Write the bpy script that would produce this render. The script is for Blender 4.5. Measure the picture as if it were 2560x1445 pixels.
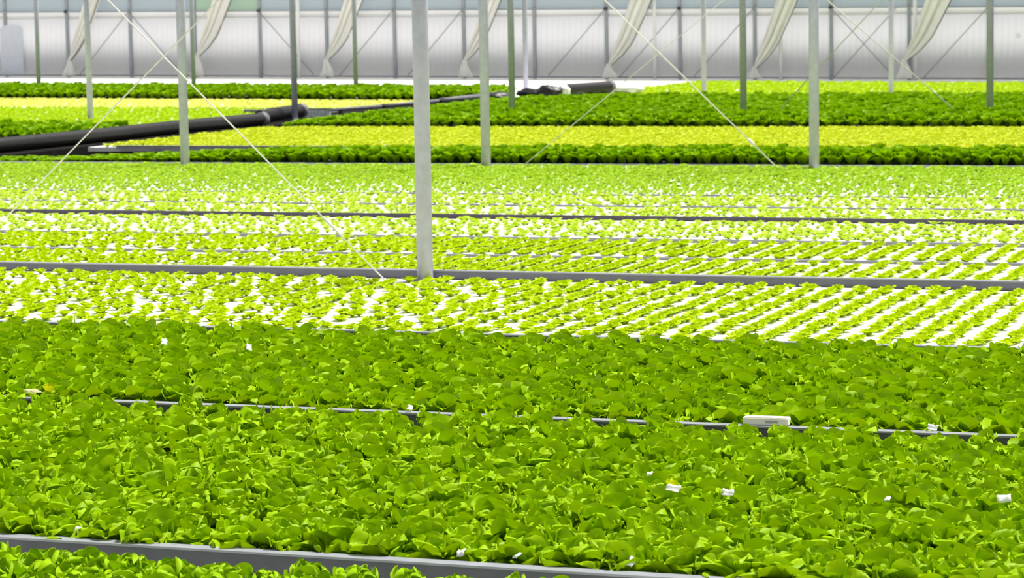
import bpy, bmesh, math, random
import numpy as np
from mathutils import Vector, Matrix

for o in list(bpy.data.objects):
    bpy.data.objects.remove(o)
SC = bpy.context.scene
COL = SC.collection
RNG = np.random.default_rng(11)
random.seed(5)
PI = math.pi

# ------------------------------------------------------------------ camera
YAW, PITCH, ROLL, FPX, CAMH = 0.3455, 0.1079, -0.0161, 6472.0, 1.853
fw = Vector((-math.sin(YAW) * math.cos(PITCH), math.cos(YAW) * math.cos(PITCH), -math.sin(PITCH)))
rt = Vector((math.cos(YAW), math.sin(YAW), 0))
up = rt.cross(fw)
r2 = rt * math.cos(ROLL) + up * math.sin(ROLL)
u2 = -rt * math.sin(ROLL) + up * math.cos(ROLL)
cam_d = bpy.data.cameras.new('camera')
cam_d.sensor_width = 36.0
cam_d.lens = FPX / 2560 * 36.0
cam_d.clip_end = 400
cam_d.dof.use_dof = True
cam_d.dof.focus_distance = 11.5
cam_d.dof.aperture_fstop = 8.0
cam = bpy.data.objects.new('camera', cam_d)
COL.objects.link(cam)
m = Matrix((r2, u2, -fw)).transposed().to_4x4()
m.translation = (0, 0, CAMH)
cam.matrix_world = m
SC.camera = cam

# ------------------------------------------------------------------ daylight
world = bpy.data.worlds.new('sky')
SC.world = world
world.use_nodes = True
bg = world.node_tree.nodes['Background']
bg.inputs[0].default_value = (0.90, 0.95, 1.0, 1)
bg.inputs[1].default_value = 0.46
sun_d = bpy.data.lights.new('sun', 'SUN')
sun_d.energy = 5.5
sun_d.angle = math.radians(16)          # softened by the roof film
sun_d.color = (1.0, 0.96, 0.88)
sun = bpy.data.objects.new('sun', sun_d)
COL.objects.link(sun)
sun_dir = Vector((0.38, 0.45, 1.15)).normalized()      # where the sun stands
sun.rotation_euler = sun_dir.to_track_quat('Z', 'Y').to_euler()
sun.location = (0, 20, 30)
SC.view_settings.view_transform = 'Standard'
SC.view_settings.look = 'None'
SC.view_settings.gamma = 1.0
SC.view_settings.use_curve_mapping = False
SC.view_settings.exposure = 0.22

# ------------------------------------------------------------------ materials
def srgb(r, g, b):
    return tuple(((c / 255) / 12.92 if c <= 10 else (((c / 255) + .055) / 1.055) ** 2.4) for c in (r, g, b)) + (1,)

def new_mat(name):
    mt = bpy.data.materials.new(name)
    mt.use_nodes = True
    return mt, mt.node_tree, mt.node_tree.nodes['Principled BSDF']

def plain(name, col, rough=.6, metal=0, noise=.12, scale=6.0, spec=.4, bump=0, bscale=40, stretch=None):
    mt, nt, b = new_mat(name)
    N, L = nt.nodes, nt.links
    tc = N.new('ShaderNodeTexCoord')
    vec = tc.outputs['Object']
    if stretch:
        mp = N.new('ShaderNodeMapping'); mp.inputs['Scale'].default_value = stretch
        L.new(vec, mp.inputs['Vector']); vec = mp.outputs['Vector']
    nz = N.new('ShaderNodeTexNoise'); nz.inputs['Scale'].default_value = scale; nz.inputs['Detail'].default_value = 5
    L.new(vec, nz.inputs['Vector'])
    cr = N.new('ShaderNodeValToRGB')
    c = srgb(*col)
    cr.color_ramp.elements[0].position = .3; cr.color_ramp.elements[1].position = .7
    cr.color_ramp.elements[0].color = tuple(x * (1 - noise) for x in c[:3]) + (1,)
    cr.color_ramp.elements[1].color = tuple(min(.95, x * (1 + noise)) for x in c[:3]) + (1,)
    L.new(nz.outputs['Fac'], cr.inputs['Fac'])
    L.new(cr.outputs['Color'], b.inputs['Base Color'])
    b.inputs['Roughness'].default_value = rough
    b.inputs['Metallic'].default_value = metal
    b.inputs['Specular IOR Level'].default_value = spec
    if bump:
        n2 = N.new('ShaderNodeTexNoise'); n2.inputs['Scale'].default_value = bscale
        L.new(vec, n2.inputs['Vector'])
        bp = N.new('ShaderNodeBump'); bp.inputs['Strength'].default_value = bump; bp.inputs['Distance'].default_value = .01
        L.new(n2.outputs['Fac'], bp.inputs['Height']); L.new(bp.outputs['Normal'], b.inputs['Normal'])
    return mt

def leaf_mat(name, dark, light, trans, tmix=.35, rough=.45):
    """green leaf: each plant has its own tone (tint attribute / object random), light shines through"""
    mt, nt, b = new_mat(name)
    b.inputs['Specular IOR Level'].default_value = .15
    N, L = nt.nodes, nt.links
    at = N.new('ShaderNodeAttribute'); at.attribute_name = 'tint'
    oi = N.new('ShaderNodeObjectInfo')
    ad = N.new('ShaderNodeMath'); ad.operation = 'ADD'
    L.new(at.outputs['Fac'], ad.inputs[0]); L.new(oi.outputs['Random'], ad.inputs[1])
    fr = N.new('ShaderNodeMath'); fr.operation = 'FRACT'; L.new(ad.outputs[0], fr.inputs[0])
    tc = N.new('ShaderNodeTexCoord')
    nz = N.new('ShaderNodeTexNoise'); nz.inputs['Scale'].default_value = 22; nz.inputs['Detail'].default_value = 3
    L.new(tc.outputs['Object'], nz.inputs['Vector'])
    mx = N.new('ShaderNodeMath'); mx.operation = 'MULTIPLY_ADD'; mx.inputs[1].default_value = .55
    s2 = N.new('ShaderNodeMath'); s2.operation = 'MULTIPLY'; s2.inputs[1].default_value = .5
    L.new(nz.outputs['Fac'], s2.inputs[0])
    L.new(fr.outputs[0], mx.inputs[0]); L.new(s2.outputs[0], mx.inputs[2])
    cm = N.new('ShaderNodeMix'); cm.data_type = 'RGBA'
    cm.inputs[6].default_value = srgb(*dark); cm.inputs[7].default_value = srgb(*light)
    L.new(mx.outputs[0], cm.inputs[0])
    # the thin young margin of a leaf is yellower than its blade
    ar = N.new('ShaderNodeAttribute'); ar.attribute_name = 'rim'
    rm = N.new('ShaderNodeMix'); rm.data_type = 'RGBA'
    rm.inputs[7].default_value = srgb(*[min(250, int(c * 1.16 + 8)) for c in light[:2]], light[2] + 6)
    L.new(ar.outputs['Fac'], rm.inputs[0]); L.new(cm.outputs[2], rm.inputs[6])
    L.new(rm.outputs[2], b.inputs['Base Color'])
    b.inputs['Roughness'].default_value = rough
    b.inputs['Specular IOR Level'].default_value = .1
    tr = N.new('ShaderNodeBsdfTranslucent'); tr.inputs['Color'].default_value = srgb(*trans)
    ms = N.new('ShaderNodeMixShader'); ms.inputs[0].default_value = tmix
    L.new(b.outputs[0], ms.inputs[1]); L.new(tr.outputs[0], ms.inputs[2])
    L.new(ms.outputs[0], N['Material Output'].inputs['Surface'])
    return mt

def film_mat(name, col, trans=.5, clear=0.0):
    mt, nt, b = new_mat(name)
    N, L = nt.nodes, nt.links
    b.inputs['Base Color'].default_value = srgb(*col); b.inputs['Roughness'].default_value = .35
    tr = N.new('ShaderNodeBsdfTranslucent'); tr.inputs['Color'].default_value = srgb(*col)
    ms = N.new('ShaderNodeMixShader'); ms.inputs[0].default_value = trans
    L.new(b.outputs[0], ms.inputs[1]); L.new(tr.outputs[0], ms.inputs[2])
    out = ms.outputs[0]
    if clear:
        tp = N.new('ShaderNodeBsdfTransparent'); tp.inputs['Color'].default_value = srgb(*col)
        m2 = N.new('ShaderNodeMixShader'); m2.inputs[0].default_value = clear
        L.new(out, m2.inputs[1]); L.new(tp.outputs[0], m2.inputs[2]); out = m2.outputs[0]
    L.new(out, N['Material Output'].inputs['Surface'])
    return mt

M = dict(
    frilly=leaf_mat('frilly_lettuce', (94, 142, 1), (156, 192, 8), (166, 206, 1), .22),
    mature=leaf_mat('mature_lettuce', (90, 136, 1), (158, 192, 5), (168, 206, 1), .22),
    young=leaf_mat('young_lettuce', (150, 184, 2), (186, 206, 10), (186, 212, 2), .3),
    seedling=leaf_mat('seedling', (146, 186, 38), (192, 214, 84), (186, 212, 30), .3),
    grass=leaf_mat('close_seedling', (134, 172, 36), (168, 196, 62), (165, 202, 24), .3),
    pale=leaf_mat('pale_seedling', (168, 186, 22), (200, 208, 62), (190, 206, 22), .3),
    cream=leaf_mat('cream_seedling', (204, 212, 96), (224, 226, 140), (214, 220, 90), .3),
    lime=leaf_mat('lime_seedling', (138, 176, 4), (172, 198, 20), (174, 204, 4), .3),
    far=leaf_mat('far_lettuce', (88, 138, 1), (144, 182, 6), (150, 198, 1), .26),
    wilt=leaf_mat('wilted_leaf', (226, 226, 170), (242, 240, 205), (235, 235, 170), rough=.6),
    yellow=leaf_mat('yellow_leaf', (182, 200, 10), (206, 212, 24), (205, 214, 10)),
    raft=plain('white_raft', (238, 238, 234), rough=.55, noise=.03, scale=3, bump=.1),
    curb=plain('grey_curb', (88, 88, 98), rough=.6, noise=.12, scale=9, bump=.15),
    curb_mid=plain('mid_grey_curb', (112, 112, 122), rough=.6, noise=.12, scale=9, bump=.15),
    curb_top=plain('curb_top', (150, 152, 162), rough=.4, noise=.08, scale=12),
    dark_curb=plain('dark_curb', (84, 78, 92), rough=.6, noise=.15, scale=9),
    divider=plain('divider', (170, 168, 172), rough=.6, noise=.1, scale=8),
    algae_shade=plain('raft_algae_shade', (122, 128, 96), rough=.7, noise=.3, scale=7),  # algae tone, darkened to carry the shade between the heads
    shade_raft=plain('raft_painted_shade', (52, 56, 48), rough=.8, noise=.2, scale=5),  # raft colour with the shade under far lettuces painted in
    soil=plain('dark_soil', (30, 28, 28), rough=.95, noise=.4, scale=8, spec=.1, bump=.6),
    steel=plain('galvanised_steel', (194, 192, 216), rough=.5, metal=0, noise=.09, scale=14, bump=.06, bscale=120),
    wire=plain('pale_wire', (236, 232, 224), rough=.5, noise=.15, scale=20),
    brace=plain('grey_rod', (168, 168, 172), rough=.5, noise=.1, scale=20),
    post=plain('wall_post', (160, 164, 170), rough=.5, metal=0, noise=.1, scale=6),
    clamp=plain('dark_clamp', (50, 50, 54), rough=.6),
    white_pipe=plain('white_pipe', (245, 245, 245), rough=.4, noise=.02),
    panel=film_mat('milky_panel', (246, 246, 248), .58),
    pane=film_mat('blue_pane', (240, 249, 254), .75, .15),
    pane_green=film_mat('green_pane', (236, 254, 240), .75, .15),
    panel_dim=film_mat('grey_panel', (200, 203, 212), .4),
    panel_blue=film_mat('blue_panel', (190, 208, 224), .45),
    band=film_mat('panel_band', (250, 250, 250), .55),
    hatch=plain('grey_hatch', (214, 218, 228), rough=.6, noise=.04),
    cloth=plain('cream_cloth', (248, 246, 238), rough=.9, noise=.05, scale=5, spec=.1, bump=.2, bscale=60),
    cloth_hem=plain('dark_hem', (96, 92, 82), rough=.9, noise=.15, scale=8),
    hose=plain('black_hose', (32, 30, 31), rough=.45, noise=.3, scale=10, bump=.3),
    rail=plain('grey_rail', (118, 118, 126), rough=.5, noise=.2, scale=6),
    board=plain('speckled_board', (214, 216, 220), rough=.7, noise=.35, scale=18),
    sheet=plain('white_sheet', (240, 236, 230), rough=.7, noise=.05, scale=1.5, bump=.2, bscale=8),
    bag=plain('black_plastic', (40, 38, 42), rough=.4, noise=.3, scale=9, bump=.5),
    foam=plain('cream_foam', (246, 240, 226), rough=.7, noise=.04, scale=20),
    scrap=plain('white_scrap', (250, 250, 244), rough=.7, noise=.03),
)

# ------------------------------------------------------------------ helpers
def tag(o, label=None, cat=None, group=None, kind=None):
    if label: o['label'] = label
    if cat: o['category'] = cat
    if group: o['group'] = group
    if kind: o['kind'] = kind
    return o

def link(name, data, parent=None, loc=(0, 0, 0), rz=0.0):
    o = bpy.data.objects.new(name, data)
    COL.objects.link(o)
    o.location = loc
    o.rotation_euler = (0, 0, rz)
    if parent: o.parent = parent
    return o

def empty(name, loc=(0, 0, 0), rz=0.0):
    o = link(name, None, None, loc, rz)
    o.empty_display_size = .05
    return o

def np_mesh(name, V, F, mat, smooth=True, tint=None, rim=None):
    me = bpy.data.meshes.new(name)
    V = np.asarray(V, np.float32); F = np.asarray(F, np.int32)
    k = F.shape[1]
    me.vertices.add(len(V)); me.vertices.foreach_set('co', V.ravel())
    me.loops.add(F.size); me.loops.foreach_set('vertex_index', F.ravel())
    me.polygons.add(len(F))
    me.polygons.foreach_set('loop_start', np.arange(0, F.size, k, dtype=np.int32))
    me.polygons.foreach_set('use_smooth', np.full(len(F), smooth, bool))
    me.update(calc_edges=True)
    if tint is not None:
        a = me.attributes.new('tint', 'FLOAT', 'POINT'); a.data.foreach_set('value', np.asarray(tint, np.float32))
    if rim is not None:
        a = me.attributes.new('rim', 'FLOAT', 'POINT'); a.data.foreach_set('value', np.asarray(rim, np.float32))
    me.materials.append(mat)
    return me

class MB:
    def __init__(s): s.V = []; s.F = []; s.n = 0
    def add(s, V, F):
        V = [tuple(v) for v in V]
        s.F += [tuple(i + s.n for i in f) for f in F]; s.V += V; s.n += len(V); return s
    def box(s, x0, x1, y0, y1, z0, z1):
        v = [(x, y, z) for x in (x0, x1) for y in (y0, y1) for z in (z0, z1)]
        return s.add(v, [(0, 1, 3, 2), (4, 6, 7, 5), (0, 4, 5, 1), (2, 3, 7, 6), (0, 2, 6, 4), (1, 5, 7, 3)])
    def tube(s, pts, rad, n=10, cap=True):
        P = [Vector(p) for p in pts]
        R = rad if hasattr(rad, '__len__') else [rad] * len(P)
        V = []; F = []
        for i, p in enumerate(P):
            t = (P[min(i + 1, len(P) - 1)] - P[max(i - 1, 0)]).normalized()
            a = t.cross(Vector((0, 0, 1)) if abs(t.z) < .9 else Vector((1, 0, 0))).normalized(); b = t.cross(a)
            for k in range(n):
                q = 2 * PI * k / n
                V.append(p + (a * math.cos(q) + b * math.sin(q)) * R[i])
        for i in range(len(P) - 1):
            for k in range(n):
                F.append((i * n + k, i * n + (k + 1) % n, (i + 1) * n + (k + 1) % n, (i + 1) * n + k))
        if cap:
            F.append(tuple(range(n - 1, -1, -1))); F.append(tuple((len(P) - 1) * n + k for k in range(n)))
        return s.add(V, F)
    def mesh(s, name, mat, smooth=False):
        me = bpy.data.meshes.new(name)
        me.from_pydata(s.V, [], s.F); me.validate()
        if smooth:
            me.polygons.foreach_set('use_smooth', [True] * len(me.polygons))
        me.update(); me.materials.append(mat)
        return me
    def build(s, name, mat, parent=None, loc=(0, 0, 0), rz=0, smooth=False):
        return link(name, s.mesh(name, mat, smooth), parent, loc, rz)

def slope(X, Y):
    """the far end of the house stands a little higher on the left"""
    return -.0095 * (X + 22) * np.clip((np.asarray(Y) - 40) / 12, 0, 1)

def xl(Y): return -.605 * Y
def xr(Y): return -.15 * Y

# ------------------------------------------------------------------ the setting
WALL_Y = 65.1
fl = MB().box(-75, 25, -3, 130, -.5, -.3).build('floor', M['soil'])
tag(fl, 'dark ground under and between the growing beds', 'floor', kind='structure')

XW = -36.678            # a wall post stands every 2 m
wz = lambda X: float(slope(X, 60))
wall = empty('wall_back', (0, WALL_Y, 0))
tag(wall, 'milky plastic greenhouse end wall with grey posts and a bluish upper strip', 'wall', kind='structure')
def ribbed(w, h, nz=1, amp=.005, n=48):
    xs = np.linspace(0, w, n + 1); ys = amp * np.cos(xs / w * 12 * 2 * PI)
    V = [(x, y, z) for x, y in zip(xs, ys) for z in (0, h)] + [(x, y + .02, z) for x, y in zip(xs, ys) for z in (0, h)]
    k = 2 * (n + 1); F = []
    for i in range(n):
        F.append((2 * i, 2 * i + 2, 2 * i + 3, 2 * i + 1))
        F.append((k + 2 * i, k + 2 * i + 1, k + 2 * i + 3, k + 2 * i + 2))
        F.append((2 * i, k + 2 * i, k + 2 * i + 2, 2 * i + 2)); F.append((2 * i + 1, 2 * i + 3, k + 2 * i + 3, k + 2 * i + 1))
    return V, F
RAIL = 1.82
low = MB(); low.add(*ribbed(1.93, 1.62)); low_me = low.mesh('panel', M['panel'], True)
low_dim = low_me.copy(); low_dim.materials.clear(); low_dim.materials.append(M['panel_dim'])
low_blue = low_me.copy(); low_blue.materials.clear(); low_blue.materials.append(M['panel_blue'])
bd = MB(); bd.add(*ribbed(1.93, .2)); band_me = bd.mesh('panel_band', M['band'], True)
upm = MB(); upm.add(*ribbed(1.93, 2.6, amp=.003)); up_me = upm.mesh('pane', M['pane'], True)
up_gr = up_me.copy(); up_gr.materials.clear(); up_gr.materials.append(M['pane_green'])
post_me = MB().box(-.04, .04, -.05, .05, -.3, 4.5).mesh('post', M['post'])
clamp_me = MB().box(-.05, .05, -.1, -.05, RAIL - .035, RAIL + .035).mesh('clamp', M['clamp'])
for k in range(-6, 22):
    X = XW + 2 * k; z = wz(X)
    link('post', post_me, wall, (X, 0, z))
    if k in (0, 3, 8, 9, 11): link('clamp', clamp_me, wall, (X, 0, z))
    link('panel', {14: low_blue}.get(k, low_me), wall, (X + .035, .02, z))
    link('panel_band', band_me, wall, (X + .035, .02, z + 1.62))
    link('pane', up_gr if k in (2,) else up_me, wall, (X + .035, .02, z + RAIL))
def wall_bar(name, z, r, mat):
    MB().tube([(x, -.07, wz(x) + z) for x in np.linspace(XW - 12, XW + 44, 8)], r, 6).build(name, mat, wall)
wall_bar('rail', RAIL, .022, M['post'])
wall_bar('sill', .03, .03, M['post'])
wall_bar('top_rail', 4.4, .05, M['post'])
for x in (-29.47, -19.33, -12.51, -15.97, -32.95):
    MB().tube([(x, -.12, wz(x) - .05), (x, -.12, wz(x) + 4.3)], .05, 8).build('downpipe', M['white_pipe'], wall, smooth=True)
for x, sgn in ((-34.68, -1), (-34.68, 1), (-30.68, 1), (-26.68, -1), (-24.68, -1), (-20.68, -1), (-18.68, -1), (-16.68, -1), (-14.68, 1), (-12.98, -1), (-10.68, -1)):
    MB().tube([(x, -.09, wz(x) + RAIL), (x + sgn * 1.62, -.09, wz(x) + .06)], .013, 6).build('brace_rod', M['brace'], wall, smooth=True)
# a grey rounded hatch at the far left of the wall, a pale knob on the blue panel at the right
hatch = MB()
pts = [(-.36, 0), (.36, 0), (.36, 1.3)] + [(.36 * math.cos(a), 1.3 + .15 * math.sin(a)) for a in np.linspace(0, PI, 9)] + [(-.36, 1.3)]
n = len(pts)
hatch.add([(x, 0, z) for x, z in pts] + [(x, .04, z) for x, z in pts],
          [tuple(range(n)), tuple(range(2 * n - 1, n - 1, -1))] + [(i, n + i, n + (i + 1) % n, (i + 1) % n) for i in range(n)])
hatch.build('hatch', M['hatch'], wall, (-38.45, -.09, .18))
MB().tube([(-9.95, -.1, .98), (-9.95, -.04, .98)], [.06, .07], 12).build('knob', M['white_pipe'], wall)

walk = MB()
for (x0, x1, y0) in ((-46, -18.3, 51.5), (-18.3, -2, 51.5)):
    ys = [y0, 56, 60, 65.3]; xs = np.linspace(x0, x1, 6)
    idx = {}
    V = []; F = []
    for j, y in enumerate(ys):
        for i, x in enumerate(xs):
            V.append((x, y, float(slope(x, y)) - .01))
    for j in range(len(ys) - 1):
        for i in range(5):
            a = j * 6 + i; F.append((a, a + 1, a + 7, a + 6))
    walk.add(V, F)
wk = walk.build('floor_walkway', M['sheet'])
tag(wk, 'white plastic sheet laid on the ground along the end wall', 'ground sheet', kind='structure')

# ------------------------------------------------------------------ beds: white rafts, curbs and dividers
LINES = {1: (8.0, 0), 2: (11.02, .008), 3: (13.98, .014), 4: (17.10, .010), 5: (18.66, .013), 6: (20.06, .02), 7: (21.9, .015),
         8: (23.36, .018), 9: (24.8, .018), 10: (29.45, .02)}
def line_y(k, x):
    """long edging boards run almost, not quite, parallel: y of board k at x"""
    y, d = LINES[k]
    return y + d * (x + .375 * y)

def edge_fn(e, inset):
    return (lambda x: line_y(e, x) + inset) if isinstance(e, int) else (lambda x: e)

def raft(x0, x1, e0, e1, z, label, mat='raft', tilt=False):
    """e0, e1: number of the board it touches (int) or a y position (float)"""
    mb = MB()
    f0, f1 = edge_fn(e0, .034), edge_fn(e1, -.034)
    n = max(1, int((x1 - x0) / 3))
    xs = np.linspace(x0, x1, n + 1)
    V = []; F = []
    for x in xs:
        for y in (f0(x), f1(x)):
            d = float(slope(x, y)) if tilt else 0
            V += [(x, y, z - .06 + d), (x, y, z + d)]
    for i in range(n):
        a = 4 * i; b = a + 4
        F += [(a + 1, b + 1, b + 3, a + 3), (a, a + 2, b + 2, b), (a, b, b + 1, a + 1), (a + 2, a + 3, b + 3, b + 2)]
    F += [(0, 1, 3, 2), (4 * n, 4 * n + 2, 4 * n + 3, 4 * n + 1)]
    o = mb.add(V, F).build('raft', M[mat])
    return tag(o, label, 'raft')

def curb(e, x0, x1, top, label, w=.05, depth=.26, mat='curb', cap=True):
    """long edging board: body plus a pale folded lip on top"""
    xc = (x0 + x1) / 2
    y, d = (line_y(e, xc), LINES[e][1]) if isinstance(e, int) else (e, 0)
    root = empty('bed_curb', (xc, y, top), math.atan(d))
    h = (x1 - x0) / 2
    MB().box(-h, h, -w / 2, w / 2, -depth, -.008).build('body', M[mat], root)
    if cap:
        MB().box(-h, h, -w / 2 - .004, w / 2 + .004, -.008, 0).build('lip', M['curb_top'], root)
    return tag(root, label, 'curb')

raft(-7, 1.0, 5.2, 1, -.105, 'white raft under the frilly lettuces in the nearest bed')
raft(-9, 1.0, 1, 2, -.07, 'raft with algae and shade in its grey-green colour under the dense lettuce bed behind the front curb', mat='algae_shade')
raft(-11, 1.0, 2, 3, -.07, 'raft with algae and shade in its grey-green colour under the second dense lettuce bed from the front', mat='algae_shade')
raft(-13, 1.0, 3, 4, -.055, 'white raft with yellow-green stripes in front of the thick grey curb')
raft(-14, 1.0, 4, 5, -.05, 'white raft with yellow-green stripes just behind the thick grey curb')
raft(-15, 1.0, 5, 6, -.05, 'white striped raft just in front of the sparse seedlings')
raft(-16, 1.0, 6, 7, -.035, 'white raft of sparse pale seedlings in front of the thin dark curb')
raft(-17, 0.0, 7, 8, -.035, 'white raft of sparse seedlings just behind the thin dark curb')
raft(-18, 0.0, 8, 9, -.035, 'narrow white raft of sparse seedlings between two thin pale dividers')
raft(-20, 0.0, 9, 10, -.035, 'broad raft of close seedlings in front of the middle steel posts')
raft(-18.0, -1, 10, 30.4, -.03, 'raft under the single strip of taller green lettuces behind the middle posts', mat='shade_raft')
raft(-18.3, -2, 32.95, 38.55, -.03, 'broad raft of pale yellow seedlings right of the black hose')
raft(-18.0, -2, 38.65, 48.6, -.03, 'raft under the broad deep-green bed right of the black hose', mat='shade_raft')
raft(-17.6, -3, 48.7, 56.4, -.02, 'raft under the bright yellow-green strip beyond the deep-green bed', tilt=True)
raft(-17.6, -3, 56.5, 62.5, -.02, 'raft under the farthest green strip below the end wall', tilt=True)
raft(-30, -19.7, 34.3, 36.9, -.03, 'raft under the dark ragged lettuces left of the black hose', mat='shade_raft')
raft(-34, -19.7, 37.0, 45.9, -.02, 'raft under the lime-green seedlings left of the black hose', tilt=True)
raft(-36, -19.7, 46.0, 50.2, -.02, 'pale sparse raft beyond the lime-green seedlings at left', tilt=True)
raft(-40, -19.3, 50.3, 53.9, -.02, 'raft under the far green hedge of lettuces at left', mat='shade_raft', tilt=True)
ai = MB().box(-19.6, -18.35, 27.5, 51.0, -.32, -.02).build('floor_aisle', M['soil'])
tag(ai, 'dark soil aisle under the black hose', 'aisle', kind='structure')

curb(1, -7.5, 1.2, 0.0, 'nearest dark grey curb with pale lip, below the dense lettuces')
curb(2, -9.5, 1.2, 0.0, 'grey curb half hidden between the two dense lettuce beds')
curb(3, -11.5, 1.2, -.02, 'low grey curb between dense lettuces and the white striped raft')
curb(4, -13.5, 1.2, .01, 'thick grey curb at the foot of the nearest steel post', mat='curb_mid')
curb(5, -14.5, 1.2, -.03, 'thin pale divider between the two striped rafts', w=.03, depth=.1, mat='divider')
curb(6, -15.5, 1.2, -.022, 'thin pale divider where stripes meet sparse seedlings', w=.03, depth=.1, mat='divider')
curb(7, -16.5, 1.2, 0.014, 'thin dark curb running across the sparse seedlings', w=.04, mat='dark_curb', cap=False)
curb(8, -17.5, 0.5, -.018, 'thin pale divider just beyond the thin dark curb', w=.03, depth=.1, mat='divider')
curb(9, -18.5, 0.5, -.018, 'farthest thin pale divider before the close seedlings', w=.03, depth=.1, mat='divider')
curb(10, -20.5, 0.0, -.01, 'pale curb at the feet of the middle steel posts', w=.06, depth=.1, mat='divider')
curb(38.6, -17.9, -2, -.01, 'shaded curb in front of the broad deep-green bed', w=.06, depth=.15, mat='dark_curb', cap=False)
curb(32.9, -17.8, -14, .0, 'short grey curb beside the black hose, in the pale seedlings', w=.06, depth=.05, mat='divider')

# ------------------------------------------------------------------ plants
def leaf_grid(L, W, nu, nv, a0, a1, cup=.35, ruff=.0, freq=3.0, ph=0.0, tip=.0, pet=.16):
    """one leaf growing along +X from the origin"""
    u = 1 - (1 - np.linspace(0, 1, nu)) ** 1.5; v = np.linspace(-1, 1, nv)
    th = np.radians(a0 + (a1 - a0) * u ** 1.2)
    du = L * np.diff(u)
    r = np.concatenate([[0], np.cumsum(np.cos(th[:-1]) * du)]); z = np.concatenate([[0], np.cumsum(np.sin(th[:-1]) * du)])
    w = W * np.sqrt(np.clip(1 - ((u - .58) / .425) ** 2, 0, 1))
    w = np.where(u < .5, np.maximum(w, W * pet), w)
    w[-1] = W * .22
    U, Vv = np.meshgrid(np.arange(nu), v, indexing='ij')
    nx, nzv = -np.sin(th)[U], np.cos(th)[U]
    disp = cup * w[U] * Vv ** 2 + ruff * np.sin(freq * Vv * PI + ph + 5 * u[U]) * np.abs(Vv) ** 1.3 * u[U] \
        + ruff * .5 * np.sin(freq * 1.6 * Vv + ph * 2) * (u[U] ** 6)
    x = r[U] + nx * disp; zz = z[U] + nzv * disp; y = Vv * w[U] * (1 - .18 * cup * np.abs(Vv))
    P = np.stack([x, y, zz], -1).reshape(-1, 3)
    F = [(i * nv + j, (i + 1) * nv + j, (i + 1) * nv + j + 1, i * nv + j + 1) for i in range(nu - 1) for j in range(nv - 1)]
    global RIM
    RIM = np.clip(np.maximum(np.abs(Vv) ** 3, u[U] ** 5) * (u[U] > .2), 0, 1).ravel() * .4
    return P, np.array(F, np.int32)
RIM = None

def rotz(P, a):
    c, s = math.cos(a), math.sin(a)
    return np.stack([P[:, 0] * c - P[:, 1] * s, P[:, 0] * s + P[:, 1] * c, P[:, 2]], -1)

RINGS = dict(   # (leaves, length, half width, start angle, end angle, cup, ruffle, freq)
    mature=[(4, .12, .06, 26, -4, .30, .008, 2.0), (5, .138, .064, 54, -4, .50, .017, 2.6), (5, .136, .060, 70, 22, .75, .018, 2.6), (4, .118, .052, 84, 54, .90, .015, 2.6)],
    frilly=[(4, .11, .058, 25, 0, .2, .010, 3.6), (5, .13, .062, 56, 4, .40, .022, 4.0), (5, .128, .058, 72, 36, .60, .024, 4.0), (4, .115, .050, 86, 66, .70, .022, 4.0)],
    young=[(5, .064, .034, 40, 4, .25, .004, 2.0), (3, .048, .027, 66, 34, .40, .003, 2.0)],
    small=[(4, .048, .027, 34, 2, .2, .0, 1.0), (2, .034, .019, 62, 40, .3, .0, 1.0)],
    far=[(5, .125, .058, 50, 0, .4, .0, 1.0), (4, .12, .056, 74, 30, .6, .0, 1.0), (3, .10, .046, 86, 55, .7, .0, 1.0)],
)
ORD = 'first second third fourth fifth sixth seventh eighth ninth tenth eleventh twelfth thirteenth fourteenth fifteenth sixteenth seventeenth eighteenth nineteenth twentieth'.split()
ORD += ['twenty-' + w_ for w_ in ORD[:9]] + ['thirtieth'] + ['thirty-' + w_ for w_ in ORD[:9]] + ['fortieth'] + ['forty-' + w_ for w_ in ORD[:9]]
def plant(kind, nu, nv, rng, scale=1.0):
    Vs = []; Fs = []; T = []; RI = []; n = 0
    for (cnt, L, W, a0, a1, cup, ruff, fq) in RINGS[kind]:
        off = rng.uniform(0, 2 * PI)
        for i in range(cnt):
            k = rng.uniform(.85, 1.15)
            P, F = leaf_grid(L * k, W * k, nu, nv, a0 + rng.uniform(-8, 8), a1 + rng.uniform(-16, 16), cup * rng.uniform(.6, 1.4), ruff, fq, rng.uniform(0, 6))
            P = rotz(P, off + 2 * PI * i / cnt + rng.uniform(-.3, .3)) * scale
            Vs.append(P); Fs.append(F + n); n += len(P)
            T.append(np.full(len(P), rng.uniform(0, .25))); RI.append(RIM)
    return np.concatenate(Vs), np.concatenate(Fs), np.concatenate(T), np.concatenate(RI)

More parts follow.
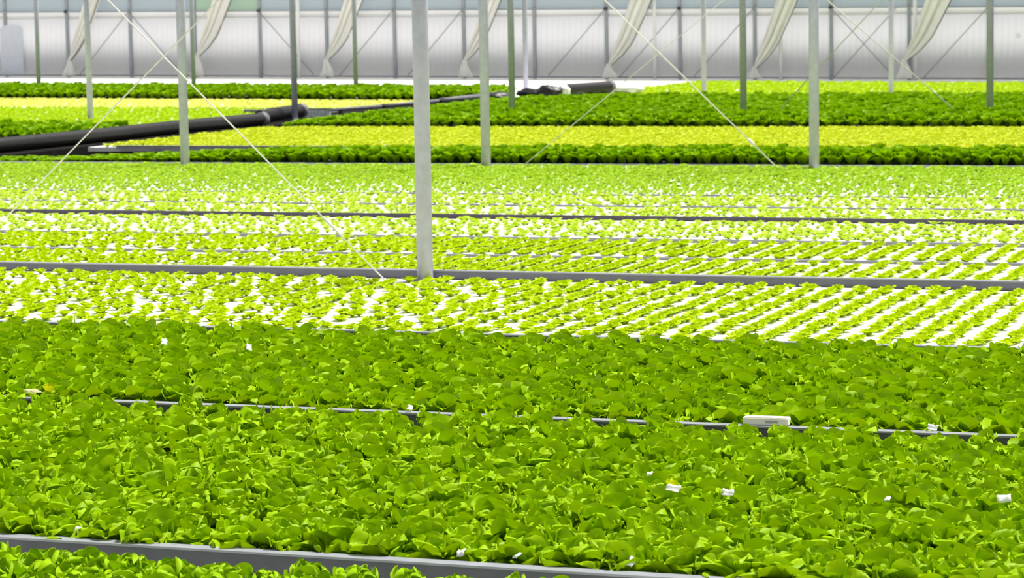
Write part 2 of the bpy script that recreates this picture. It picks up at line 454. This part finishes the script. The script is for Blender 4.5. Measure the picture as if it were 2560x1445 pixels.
def scatter(name, templates, pos, scl, mat, rng, label, cat, zs=None, group=None):
    """thousands of alike plants as one object"""
    Vs = []; Fs = []; Ts = []; Rs = []; n = 0
    pick = rng.integers(0, len(templates), len(pos))
    ang = rng.uniform(0, 2 * PI, len(pos)); tn = rng.uniform(0, 1, len(pos))
    for t, (P, F, T, RI) in enumerate(templates):
        ids = np.where(pick == t)[0]
        if not len(ids): continue
        c, s = np.cos(ang[ids])[:, None], np.sin(ang[ids])[:, None]
        sc = scl[ids][:, None]; sz = sc if zs is None else sc * zs[ids][:, None]
        X = (P[:, 0] * c - P[:, 1] * s) * sc + pos[ids, 0:1]
        Y = (P[:, 0] * s + P[:, 1] * c) * sc + pos[ids, 1:2]
        Z = P[:, 2] * sz + pos[ids, 2:3]
        Vs.append(np.stack([X, Y, Z], -1).reshape(-1, 3))
        Fs.append((F[None] + (np.arange(len(ids)) * len(P))[:, None, None]).reshape(-1, 4) + n)
        Ts.append((T[None] + tn[ids][:, None]).ravel()); Rs.append(np.tile(RI, len(ids)))
        n += len(ids) * len(P)
    me = np_mesh(name, np.concatenate(Vs), np.concatenate(Fs), mat, True, np.concatenate(Ts), np.concatenate(Rs))
    return tag(link(name, me), label, cat, group, 'stuff')

def grid(y0, y1, dy, dx, z, rng, jx=.02, jy=.02, stagger=True, margin=.6, x0=None, x1=None, tilt=False):
    out = []
    for j, y in enumerate(np.arange(y0, y1 + 1e-6, dy)):
        a = xl(y) - margin if x0 is None else max(x0, xl(y) - margin)
        b = xr(y) + margin if x1 is None else min(x1, xr(y) + margin)
        i0 = math.ceil(a / dx); i1 = math.floor(b / dx)
        xs = np.arange(i0, i1 + 1) * dx + (dx / 2 if stagger and j % 2 else 0)
        out.append(np.stack([xs, np.full(len(xs), y), np.full(len(xs), z), np.full(len(xs), j)], -1))
    P = np.concatenate(out)
    P[:, 0] += rng.normal(0, jx, len(P)); P[:, 1] += rng.normal(0, jy, len(P))
    if tilt: P[:, 2] += slope(P[:, 0], P[:, 1])
    return P

def inview(P, pad=.12):
    return (P[:, 0] > xl(P[:, 1]) - pad) & (P[:, 0] < xr(P[:, 1]) + pad)

# leaf meshes shared by all the lettuces whose leaves can be told apart
def leaf_lib(kind, mat, nu, nv, per=3):
    lib = []
    for (cnt, L, W, a0, a1, cup, ruff, fq) in RINGS[kind]:
        row = []
        for q in range(per):
            P, F = leaf_grid(L, W, nu, nv, a0 + RNG.uniform(-6, 6), a1 + RNG.uniform(-16, 16), cup * RNG.uniform(.6, 1.4), ruff, fq, RNG.uniform(0, 6))
            row.append(np_mesh('leaf', P, F, mat, True, None, RIM))
        lib.append((cnt, row))
    return lib

def lettuce(name, lib, loc, scale, label, group, cat='lettuce'):
    r = bpy.data.objects.new(name, None)
    COL.objects.link(r)
    r.empty_display_size = .03
    r.location = loc
    r.scale = (scale, scale, scale * random.uniform(.88, 1.1))
    tag(r, label, cat, group)
    for cnt, row in lib:
        off = random.uniform(0, 6.28)
        for i in range(cnt):
            lf = bpy.data.objects.new('leaf', random.choice(row))
            COL.objects.link(lf)
            lf.parent = r
            lf.rotation_euler = (random.uniform(-.15, .15), random.uniform(-.12, .12), off + 2 * PI * i / cnt + random.uniform(-.3, .3))
            k = random.uniform(.85, 1.15); lf.scale = (k, k, k)
    return r

# nearest bed: frilly lettuces at the lower left
frl = leaf_lib('frilly', M['frilly'], 10, 17, 3)
P = grid(7.07, 7.72, .16, .175, -.105, RNG, .012, .012, margin=.2)
P = P[(P[:, 0] < -2.5)]
P = P[np.lexsort((P[:, 0], -P[:, 3]))]
jb = P[:, 3].max(); cnt = 0
for x, y, z, j in P:
    if j == jb:
        lb = 'frilly bright green lettuce against the nearest grey curb, %s from the left' % ORD[cnt]; cnt += 1
        g = 'frilly lettuces in the row against the nearest curb'
    else:
        lb = 'frilly bright green lettuce at the bottom edge, in front of the row against the curb'
        g = 'frilly lettuces at the bottom edge'
    lettuce('frilly_lettuce', frl, (x, y, z), random.uniform(.92, 1.1), lb, g)

# second bed: dense green lettuces, the nearest 300 one by one
mat_lib = leaf_lib('mature', M['mature'], 10, 13, 4)
A = grid(8.13, 10.86, .17, .18, -.07, RNG, .016, .014)
ok = inview(A)
order = np.argsort(A[:, 3] * 10 + np.where(ok, 0, 1000) + A[:, 0] * .1)
near_ids = order[:300]
cnt = 0
for i in near_ids:
    x, y, z, j = A[i]
    if j == 0:
        lb = 'cupped green lettuce in the front row above the nearest curb, %s from left' % ORD[cnt]; cnt += 1
        g = 'lettuces in the front row above the nearest curb'
    else:
        lb = 'green lettuce in the %s row behind the nearest grey curb' % ORD[int(j)]
        g = 'lettuces in the %s row of the dense front bed' % ORD[int(j)]
    lettuce('green_lettuce', mat_lib, (x, y, z), random.uniform(.86, 1.08) * (1.04 if j == 0 else 1), lb, g)
rest = np.setdiff1d(np.arange(len(A)), near_ids)
tm = [plant('mature', 6, 6, RNG) for _ in range(6)]
R2 = A[rest]
scatter('lettuce_crop', tm, R2, RNG.uniform(.82, 1.04, len(R2)) * np.where(R2[:, 1] > 10.55, RNG.uniform(.7, .92, len(R2)), 1), M['mature'], RNG,
        'remaining green lettuces at the back and ends of the dense front bed', 'lettuce')
B = grid(11.18, 13.8, .165, .175, -.07, RNG, .018, .018)
tm2 = [plant('mature', 6, 5, RNG) for _ in range(6)]
scatter('lettuce_crop', tm2, B, RNG.uniform(.8, 1.02, len(B)) * np.where(B[:, 1] > 13.4, .88, 1), M['mature'], RNG,
        'dense green lettuces between the half-hidden curb and the striped raft', 'lettuce')

# striped rafts: rows of young lettuces running away from the viewer
C = grid(14.15, 16.93, .075, .172, -.055, RNG, .014, .014, stagger=False)
C[:, 1] += .014 * (C[:, 0] + 5.2)
keep = RNG.uniform(0, 1, len(C)) > .05
C = C[keep]
# towards the left the rows are fuller and less even
w = np.clip((-C[:, 0] - 4.6) / 1.6, 0, 1)
C[:, 0] += RNG.normal(0, .028, len(C)) * w
C = C[RNG.uniform(0, 1, len(C)) > .16 * np.clip((-C[:, 0] - 4.6) / 1.6, 0, 1)]
ty = []
for _ in range(5):
    ty.append(plant('young', 6, 5, RNG, .9))
ty_me = [np_mesh('young_lettuce', p_, f_, M['young'], True, t_, r_) for p_, f_, t_, r_ in ty]
ok = inview(C, .05)
order = np.argsort(C[:, 1] + np.where(ok, 0, 100))
nid = order[:300]
for i in nid:
    x, y, z, j = C[i]
    k = int(round((x - xr(14.15)) / .172)); k = min(max(-k, 0), len(ORD) - 1)
    o = link('young_lettuce', random.choice(ty_me), None, (x, y, z), random.uniform(0, 6.28))
    s = random.uniform(.85, 1.15); o.scale = (s, s, s * .9)
    tag(o, 'small yellow-green lettuce at the front of the nearest striped raft, %s stripe from right' % ORD[k], 'lettuce', 'young lettuces in the %s stripe from the right' % ORD[k])
rest = np.setdiff1d(np.arange(len(C)), nid)
tyl = [plant('young', 4, 4, RNG, .88) for _ in range(5)]
scatter('young_lettuce_crop', tyl, C[rest], RNG.uniform(.85, 1.15, len(rest)), M['young'], RNG,
        'stripes of yellow-green young lettuces reaching back to the thick grey curb', 'lettuce')
for y0, y1, lb in ((17.2, 18.54, 'stripes of yellow-green young lettuces just behind the thick grey curb'),
                   (18.8, 19.95, 'stripes of yellow-green young lettuces in front of the sparse seedlings')):
    D = grid(y0, y1, .075, .172, -.05, RNG, .010, .012, stagger=False)
    D[:, 1] += .015 * (D[:, 0] + .375 * y0)
    D = D[RNG.uniform(0, 1, len(D)) > .04]
    w = np.clip((-D[:, 0] - .38 * y0) / 2, 0, 1); D[:, 0] += RNG.normal(0, .03, len(D)) * w; D = D[RNG.uniform(0, 1, len(D)) > .14 * w]
    scatter('young_lettuce_crop', tyl, D, RNG.uniform(.85, 1.2, len(D)), M['young'], RNG, lb, 'lettuce')

# sparse seedlings
ts = [plant('small', 4, 3, RNG, 1.02) for _ in range(5)]
for y0, y1, dx, dy, s, lb in ((20.18, 21.72, .13, .11, 1.0, 'sparse pale seedlings in front of the thin dark curb'),
                              (22.0, 23.25, .12, .105, 1.0, 'sparse pale seedlings just behind the thin dark curb'),
                              (23.48, 24.7, .115, .10, 1.0, 'sparse pale seedlings between the two thin far dividers')):
    D = grid(y0, y1, dy, dx, -.035, RNG, .03, .03)
    D[:, 1] += .017 * (D[:, 0] + .375 * y0)
    D = D[RNG.uniform(0, 1, len(D)) > .1]
    scatter('seedling_crop', ts, D, RNG.uniform(.7, 1.25, len(D)) * s, M['seedling'], RNG, lb, 'seedlings')
ts = [plant('small', 3, 3, RNG, 1.04) for _ in range(6)]
D = grid(24.95, 29.25, .085, .09, -.035, RNG, .03, .03)
D[:, 1] += .018 * (D[:, 0] + .375 * 27)
scatter('seedling_crop', ts, D, RNG.uniform(.8, 1.2, len(D)) * np.clip(.78 + (D[:, 1] - 25) * .12, .78, 1.15), M['grass'], RNG,
        'close light green seedlings in front of the middle steel posts', 'seedlings')

# strip of taller lettuces behind the middle posts; lower towards the left
tf = [plant('far', 4, 3, RNG) for _ in range(5)]
D = grid(29.58, 30.25, .12, .12, -.03, RNG, .03, .02, x0=-17.9)
D[:, 1] += .02 * (D[:, 0] + .375 * 29.45)
h = np.clip(1.15 + (D[:, 0] + 13) * .16, .5, 1.15)
scatter('lettuce_crop', tf, D, RNG.uniform(.9, 1.15, len(D)) * np.clip(h + .25, .7, 1.2), M['far'], RNG,
        'strip of taller green lettuces behind the middle steel posts', 'lettuce', zs=h * 1.15)
# pale seedlings right of the hose
D = grid(33.05, 38.4, .11, .11, -.03, RNG, .03, .03, x0=-18.1)
scatter('seedling_crop', ts, D, RNG.uniform(1.3, 1.8, len(D)), M['pale'], RNG, 'pale yellow seedlings on the broad raft right of the black hose', 'seedlings')
# broad deep-green bed
D = grid(38.75, 48.5, .2, .2, -.03, RNG, .03, .03, x0=-17.9)
h = np.clip(.75 + (D[:, 0] + 17.9) * .3, .75, 1.3)
scatter('lettuce_crop', tf, D, RNG.uniform(1.1, 1.5, len(D)), M['far'], RNG, 'broad bed of deep-green lettuces right of the black hose', 'lettuce', zs=h)
D = grid(48.8, 56.3, .2, .2, -.02, RNG, .04, .04, x0=-17.5, tilt=True)
scatter('seedling_crop', ts, D, RNG.uniform(1.7, 2.2, len(D)), M['lime'], RNG, 'bright yellow-green seedlings beyond the broad deep-green bed', 'seedlings')
D = grid(56.6, 62.4, .22, .2, -.02, RNG, .04, .04, x0=-17.5, tilt=True)
scatter('seedling_crop', ts, D, RNG.uniform(1.9, 2.5, len(D)), M['lime'], RNG, 'farthest strip of green plants just below the end wall at right', 'seedlings')
# left of the hose
D = grid(34.4, 36.8, .24, .2, -.03, RNG, .04, .04, x1=-19.75, margin=2)
scatter('lettuce_crop', tf, D, RNG.uniform(1.2, 1.7, len(D)), M['far'], RNG, 'ragged dark green lettuces left of the black hose', 'lettuce', zs=np.full(len(D), 1.15))
D = grid(37.1, 45.8, .16, .16, -.02, RNG, .04, .04, x1=-19.7, margin=2, tilt=True)
scatter('seedling_crop', ts, D, RNG.uniform(1.4, 1.9, len(D)), M['lime'], RNG, 'lime-green seedlings beyond the ragged lettuces at left', 'seedlings')
D = grid(46.1, 50.1, .15, .15, -.02, RNG, .04, .04, x1=-19.7, margin=2, tilt=True)
scatter('seedling_crop', ts, D, RNG.uniform(1.2, 1.6, len(D)), M['cream'], RNG, 'thin cream-coloured strip of seedlings in front of the far left hedge', 'seedlings')
D = grid(50.4, 53.8, .2, .2, -.02, RNG, .03, .03, x1=-19.3, margin=2, tilt=True)
scatter('lettuce_crop', tf, D, RNG.uniform(1.3, 1.6, len(D)), M['far'], RNG, 'far green hedge of lettuces at left, before the white sheet', 'lettuce', zs=np.full(len(D), 1.35))

# ------------------------------------------------------------------ steel posts
def steel_post(x, y, z, r, label, top=4.4):
    root = empty('steel_post', (x, y, z))
    n = 20
    MB().tube([(0, 0, 0), (0, 0, top)], r, n).build('tube', M['steel'], root, smooth=True)
    MB().tube([(0, 0, 0), (0, 0, .012), (0, 0, .02)], [r * 1.5, r * 1.5, r * 1.1], n).build('foot_plate', M['steel'], root)
    MB().tube([(0, 0, top - .12), (0, 0, top)], r * 1.25, n).build('top_collar', M['steel'], root, smooth=True)
    return tag(root, label, 'post')
steel_post(-6.767, 16.985, -.06, .057, 'thickest pale steel post, standing at the nearest thick grey curb')
ordw = ['leftmost', 'second from left', 'third from left', 'fourth from left', 'fifth from left', 'sixth from left', 'rightmost']
for i, x in enumerate((-14.72, -10.72, -6.72)):
    steel_post(x - .02, 28.94 + .05, -.08, .057, ['steel post where the long crossed wires meet, left of the thickest post', 'steel post in the middle row, right of the thickest post', 'steel post in the middle row at the right, beside a slanting wire'][i])
for i, x in enumerate((-22.71, -18.71, -14.71, -10.71, -6.71)):
    steel_post(x, 41.02, -.03, .055, ['steel post rising behind the ragged dark lettuces at left', 'steel post beside the speckled board and black hose', 'steel post in the broad deep-green bed, near the middle', 'steel post in the broad deep-green bed, right of centre', 'steel post in the broad deep-green bed, far right'][i])
for i, x in enumerate((-30.72, -26.72, -22.72, -18.72, -14.72, -10.72)):
    steel_post(x, 53.1, float(slope(x, 53)) - .03, .052, ['thin far steel post at the far left hedge', 'thin far steel post right behind the crossed-wire post', 'thin far steel post behind the middle of the left hedge', 'thin far steel post by the black plastic heap', 'thin far steel post in the bright strip, right of centre', 'thin far steel post in the bright strip, right'][i])

# ------------------------------------------------------------------ bracing wires
def wire(a, b, r, label, turn=None):
    root = empty('brace_wire', a)
    a = Vector(a); d = Vector(b) - a
    MB().tube([(0, 0, 0), d * .5, d], r, 6).build('cable', M['wire'], root, smooth=True)
    if turn:
        MB().tube([d * (turn - .012), d * (turn - .008), d * (turn + .008), d * (turn + .012)], [r * 1.2, r * 2.4, r * 2.4, r * 1.2], 8).build('turnbuckle', M['wire'], root, smooth=True)
    MB().tube([Vector((0, 0, 0)) - d * .004, d * .004], r * 2, 8).build('anchor', M['wire'], root, smooth=True)
    return tag(root, label, 'wire')
wire((-10.60, 16.9, -.08), (-6.74, 16.9, 3.30), .0052, 'long wire rising from the left edge towards the upper middle', .1)
wire((-7.05, 16.94, -.06), (-10.70, 16.94, 3.37), .0052, 'long wire slanting down to the foot of the thickest post', .12)
wire((-7.16, 28.98, -.02), (-10.70, 28.98, 3.33), .008, 'wire slanting down to the left of the right-hand middle post', .09)
wire((-10.30, 29.04, -.02), (-6.74, 29.04, 2.74), .0055, 'short faint wire rising right of the centre middle post')
wire((-10.30, 41.0, -.05), (-6.74, 41.0, 3.65), .009, 'faint wire rising out of the deep-green bed, right of centre')
wire((-7.05, 41.06, -.05), (-10.66, 41.06, 3.05), .009, 'faint wire slanting down into the deep-green bed at far right')

# ------------------------------------------------------------------ tied curtains
LE = np.array([(0, 0), (.15, .42), (.31, .83), (.60, 1.66), (.95, 2.7), (1.2, 3.6)])
RE = np.array([(.05, -.05), (.38, .22), (.66, .55), (1.18, 1.62), (1.55, 2.6), (1.75, 3.6)])
def edge(E, t): return np.array([np.interp(t, np.linspace(0, 1, len(E)), E[:, k]) for k in (0, 1)]).T
def curtain(x, z, wmul, label, seed):
    rg = np.random.default_rng(seed)
    root = empty('tied_curtain', (x, 64.78, z))
    nt, nv = 26, 25
    t = np.linspace(0, 1, nt)
    for _ in range(1):
        l = edge(LE, t); r_ = edge(RE, t)
    ker = np.array([1, 2, 1]) / 4
    for A_ in (l, r_):
        for k in (0, 1):
            A_[1:-1, k] = np.convolve(A_[:, k], ker, 'same')[1:-1]
    r_ = l + (r_ - l) * np.array([wmul, 1.0])
    V = []
    s = np.linspace(0, 1, nv); ph = rg.uniform(0, 6)
    for i in range(nt):
        amp = .02 + .06 * min(1, t[i] * 3)
        for j in range(nv):
            p = l[i] * (1 - s[j]) + r_[i] * s[j]
            V.append((p[0], -amp * (math.sin(s[j] * 2 * PI * 3 + ph + t[i] * 1.5) + .5 * math.sin(s[j] * 2 * PI * 5 + 2 * ph)) - .12 * math.sin(PI * s[j]) * (1 - t[i]), p[1]))
    F = [(i * nv + j, i * nv + j + 1, (i + 1) * nv + j + 1, (i + 1) * nv + j) for i in range(nt - 1) for j in range(nv - 1)]
    o = MB().add(V, F).build('cloth', M['cloth'], root, smooth=True)
    sm = o.modifiers.new('thick', 'SOLIDIFY'); sm.thickness = .012
    MB().tube([V[i * nv + nv - 1] for i in range(0, nt - 8)], .014, 6).build('hem', M['cloth_hem'], root, smooth=True)
    MB().tube([(-.03, 0, -.05), (.02, -.02, -.02), (.07, 0, -.06)], [.05, .06, .04], 8).build('tie_band', M['cloth'], root, smooth=True)
    dz = z - wz(x)
    tv = []
    for i in range(7):
        q = i / 6; wd = .06 + .16 * q
        for j in range(7):
            e = j / 6 - .5
            tv.append((.02 + e * wd * 2 + .02 * math.sin(q * 5 + ph), -.03 * math.sin(j * 2.1 + ph) - .03, -.05 - q * (dz - .08)))
    tf_ = [(i * 7 + j, i * 7 + j + 1, (i + 1) * 7 + j + 1, (i + 1) * 7 + j) for i in range(6) for j in range(6)]
    o = MB().add(tv, tf_).build('tail', M['cloth'], root, smooth=True)
    sm = o.modifiers.new('thick', 'SOLIDIFY'); sm.thickness = .012
    return tag(root, label, 'curtain')
ties = [(-36.48, .61, .75), (-32.48, .71, .95), (-28.58, .58, .9), (-24.56, .51, .8), (-20.54, .37, 1.0), (-16.63, .26, .9), (-12.76, .43, 1.15)]
names = ['leftmost cream curtain tied to the end wall', 'cream curtain behind the crossed-wire post, second from left', 'cream curtain tied third from left on the end wall',
         'cream curtain half hidden behind the middle-row post', 'cream curtain above the black hose, fifth from left', 'cream curtain just left of the right-hand middle post', 'rightmost and fullest cream curtain, with dark lower hem']
for i, ((x, z, wm), nm) in enumerate(zip(ties, names)):
    curtain(x, z, wm, nm, i + 3)

# ------------------------------------------------------------------ the black hose and things along the aisle
def hose(pts, r, label, name='black_hose', rib=.09):
    P = [Vector(p) for p in pts]
    dense = []; rad = []
    for a, b in zip(P[:-1], P[1:]):
        n_ = max(2, int((b - a).length / (rib / 2)))
        for i in range(n_):
            dense.append(a.lerp(b, i / n_)); rad.append(r * (1 if len(rad) % 2 else .93))
    dense.append(P[-1]); rad.append(r)
    root = empty(name, P[0])
    MB().tube([d - P[0] for d in dense], rad, 14).build('corrugated_pipe', M['hose'], root, smooth=True)
    t = (P[-1] - P[-2]).normalized()
    MB().tube([P[-1] - P[0] - t * .12, P[-1] - P[0] + t * .02], r * 1.08, 14).build('collar', M['rail'], root, smooth=True)
    return tag(root, label, 'hose')
hose([(-18.85, 28.6, .09), (-18.75, 31.3, .09), (-18.7, 34, .085), (-18.72, 36.7, .09), (-18.5, 39.3, .09)], .105, 'thick black hose lying along the aisle at left')
hose([(-18.9, 40.0, .10), (-18.98, 40.9, .11), (-19.02, 42.0, .12)], .115, 'short black hose end left of the speckled board')
hose([(-17.4, 51.7, .13), (-17.2, 52.6, .13), (-16.95, 53.6, .13)], .13, 'short black hose piece below the fifth curtain')
b = MB().box(-.38, .38, -.02, .02, 0, .15); 
o = empty('speckled_board', (-19.05, 42.45, -.03)); tag(o, 'speckled grey board standing beside the post on the aisle', 'board')
b.build('panel', M['board'], o); MB().box(-.4, .4, -.03, .03, .15, .165).build('top_edge', M['rail'], o)
def rail_piece(pts, r, label, mat='rail'):
    root = empty('aisle_rail', pts[0]); p0 = Vector(pts[0])
    MB().tube([Vector(p) - p0 for p in pts], r, 10).build('pipe', M[mat], root, smooth=True)
    MB().tube([Vector(pts[-1]) - p0, Vector(pts[-1]) - p0 + (Vector(pts[-1]) - Vector(pts[-2])).normalized() * .1], r * 1.35, 10).build('coupling', M['bag'], root, smooth=True)
    for q in (.2, .8):
        c = (Vector(pts[-1]) - p0) * q
        MB().box(c.x - .03, c.x + .03, c.y - .03, c.y + .03, -.03 - pts[0][2], c.z).build('support', M['bag'], root)
    return tag(root, label, 'pipe')
rail_piece([(-18.7, 42.5, .10), (-18.45, 44.3, .10)], .03, 'thin grey pipe right of the speckled board')
rail_piece([(-18.42, 44.5, .10), (-18.3, 46.8, .10)], .035, 'thin grey pipe passing behind the thickest post')
rail_piece([(-18.3, 47.0, .10), (-18.1, 48.9, .12)], .05, 'dark grey pipe right of the thickest post')
rail_piece([(-20.9, 43.6, .04), (-19.3, 42.9, .05)], .035, 'pale low pipe joining the short black hose from the left')

def lump(name, loc, size, mat, label, cat, seed):
    bm = bmesh.new(); bmesh.ops.create_icosphere(bm, subdivisions=3, radius=1)
    rg = random.Random(seed); a = [rg.uniform(0, 6) for _ in range(6)]
    for v in bm.verts:
        k = 1 + .18 * math.sin(4 * v.co.x + a[0]) * math.sin(5 * v.co.y + a[1]) + .1 * math.sin(9 * v.co.z + a[2] + 4 * v.co.x)
        v.co = Vector((v.co.x * size[0] * k, v.co.y * size[1] * k, max(-.6, v.co.z) * size[2] * k + size[2] * .6))
    me = bpy.data.meshes.new(name); bm.to_mesh(me); bm.free()
    me.polygons.foreach_set('use_smooth', [True] * len(me.polygons)); me.materials.append(mat)
    return tag(link(name, me, None, loc), label, cat)
lump('plastic_heap', (-17.9, 49.0, .0), (.28, .3, .12), M['bag'], 'crumpled black plastic heap right of the middle-row post', 'plastic', 1)
lump('plastic_heap', (-18.0, 51.4, .02), (.34, .3, .10), M['bag'], 'flat dark plastic heap behind the crumpled one', 'plastic', 2)
lump('plastic_bundle', (-17.45, 50.9, .0), (.26, .25, .17), M['bag'], 'black plastic bundle left of the white rag', 'plastic', 3)
lump('rag', (-17.2, 51.2, .02), (.12, .14, .16), M['cloth'], 'white rag hanging between two black pieces near the far wall', 'rag', 4)
lump('rag', (-16.9, 54.2, .0), (.5, .3, .1), M['cloth'], 'crumpled pale sheet at the foot of the fifth curtain', 'rag', 6)

# ------------------------------------------------------------------ small things on the near beds
fb = empty('foam_block', (-2.79, 11.06, .0), .02)
tag(fb, 'cream foam block lying on the half-hidden curb at right', 'block')
bm = bmesh.new(); bmesh.ops.create_cube(bm, size=1)
bmesh.ops.scale(bm, vec=(.205, .06, .036), verts=bm.verts); bmesh.ops.translate(bm, vec=(0, 0, .018), verts=bm.verts)
bmesh.ops.bevel(bm, geom=bm.edges[:], offset=.005, segments=2, affect='EDGES')
me = bpy.data.meshes.new('block'); bm.to_mesh(me); bm.free(); me.materials.append(M['foam'])
link('block', me, fb)
MB().box(0, .055, -.0325, -.029, .012, .022).build('slot', M['divider'], fb)

def curled(name, loc, L, W, mat, label, cat, rz, a0, a1, cup, seed):
    P_, F_ = leaf_grid(L, W, 8, 9, a0, a1, cup, .008, 2.5, seed)
    o = link(name, np_mesh(name, P_, F_, mat), None, loc, rz)
    return tag(o, label, cat)
curled('wilted_leaf', (-6.49, 11.06, .01), .07, .06, M['wilt'], 'pale wilted leaf lying on the half-hidden curb at far left', 'leaf', -1.4, 60, -50, -.3, 1)
curled('yellow_leaf', (-6.42, 11.09, .0), .07, .03, M['yellow'], 'yellowing leaf behind the pale wilted leaf at far left', 'leaf', -1.2, 80, 10, .3, 2)
curled('yellow_leaf', (-2.66, 9.12, .055), .06, .025, M['yellow'], 'yellow leaf beside a white scrap in the dense front bed', 'leaf', -1.8, 80, 30, .3, 3)

def scrap(loc, sx, sy, label, seed):
    rg = random.Random(seed)
    V = []; F = []
    n_ = 4
    for i in range(n_ + 1):
        for j in range(n_ + 1):
            e = .75 + .25 * rg.random()
            V.append(((i / n_ - .5) * sx * e, (j / n_ - .5) * sy * e, .14 * sy * math.sin(i * 1.1 + seed) + .12 * sy * math.cos(j * 1.3 + seed) + .1 * sy * rg.random()))
    F = [(i * (n_ + 1) + j, (i + 1) * (n_ + 1) + j, (i + 1) * (n_ + 1) + j + 1, i * (n_ + 1) + j + 1) for i in range(n_) for j in range(n_)]
    o = MB().add(V, F).build('white_scrap', M['scrap'], None, loc, rg.uniform(-.5, .5), True)
    o.rotation_euler.x = .7
    sm = o.modifiers.new('thick', 'SOLIDIFY'); sm.thickness = .003
    return tag(o, label, 'scrap')
scrap((-2.64, 9.05, .085), .06, .03, 'long white scrap caught on the lettuces, left of its twin', 1)
scrap((-2.43, 9.05, .08), .045, .03, 'white scrap on the lettuces, right of the long scrap', 2)
scrap((-1.45, 9.2, .08), .055, .035, 'largest white scrap on the lettuces at the right edge', 3)
scrap((-2.81, 9.32, .085), .03, .025, 'small white scrap just above the long white scrap', 4)
scrap((-1.84, 9.05, .085), .025, .025, 'small white scrap left of the largest one', 5)
scrap((-6.49, 12.45, .085), .04, .05, 'pale scrap on the second dense bed at upper left', 6)
scrap((-5.94, 12.36, .085), .035, .045, 'pale scrap right of the other one on the second dense bed', 7)
scrap((-4.35, 8.06, .022), .028, .022, 'white scrap on the nearest curb lip, second from left', 8)
scrap((-4.57, 8.06, .022), .028, .03, 'white scrap at the left end of the nearest curb', 9)
scrap((-3.10, 8.06, .022), .03, .035, 'white scrap on the nearest curb, left of centre', 10)
scrap((-2.90, 8.06, .022), .03, .03, 'white scrap on the nearest curb, near the middle', 11)
scrap((-2.50, 8.06, .022), .03, .045, 'upright white scrap at the right end of the nearest curb', 12)
scrap((-4.48, 11.02, .018), .03, .03, 'tiny white scrap on the half-hidden curb, left of centre', 13)
scrap((-2.05, 11.05, .018), .05, .03, 'pale scrap on the half-hidden curb right of the foam block', 14)
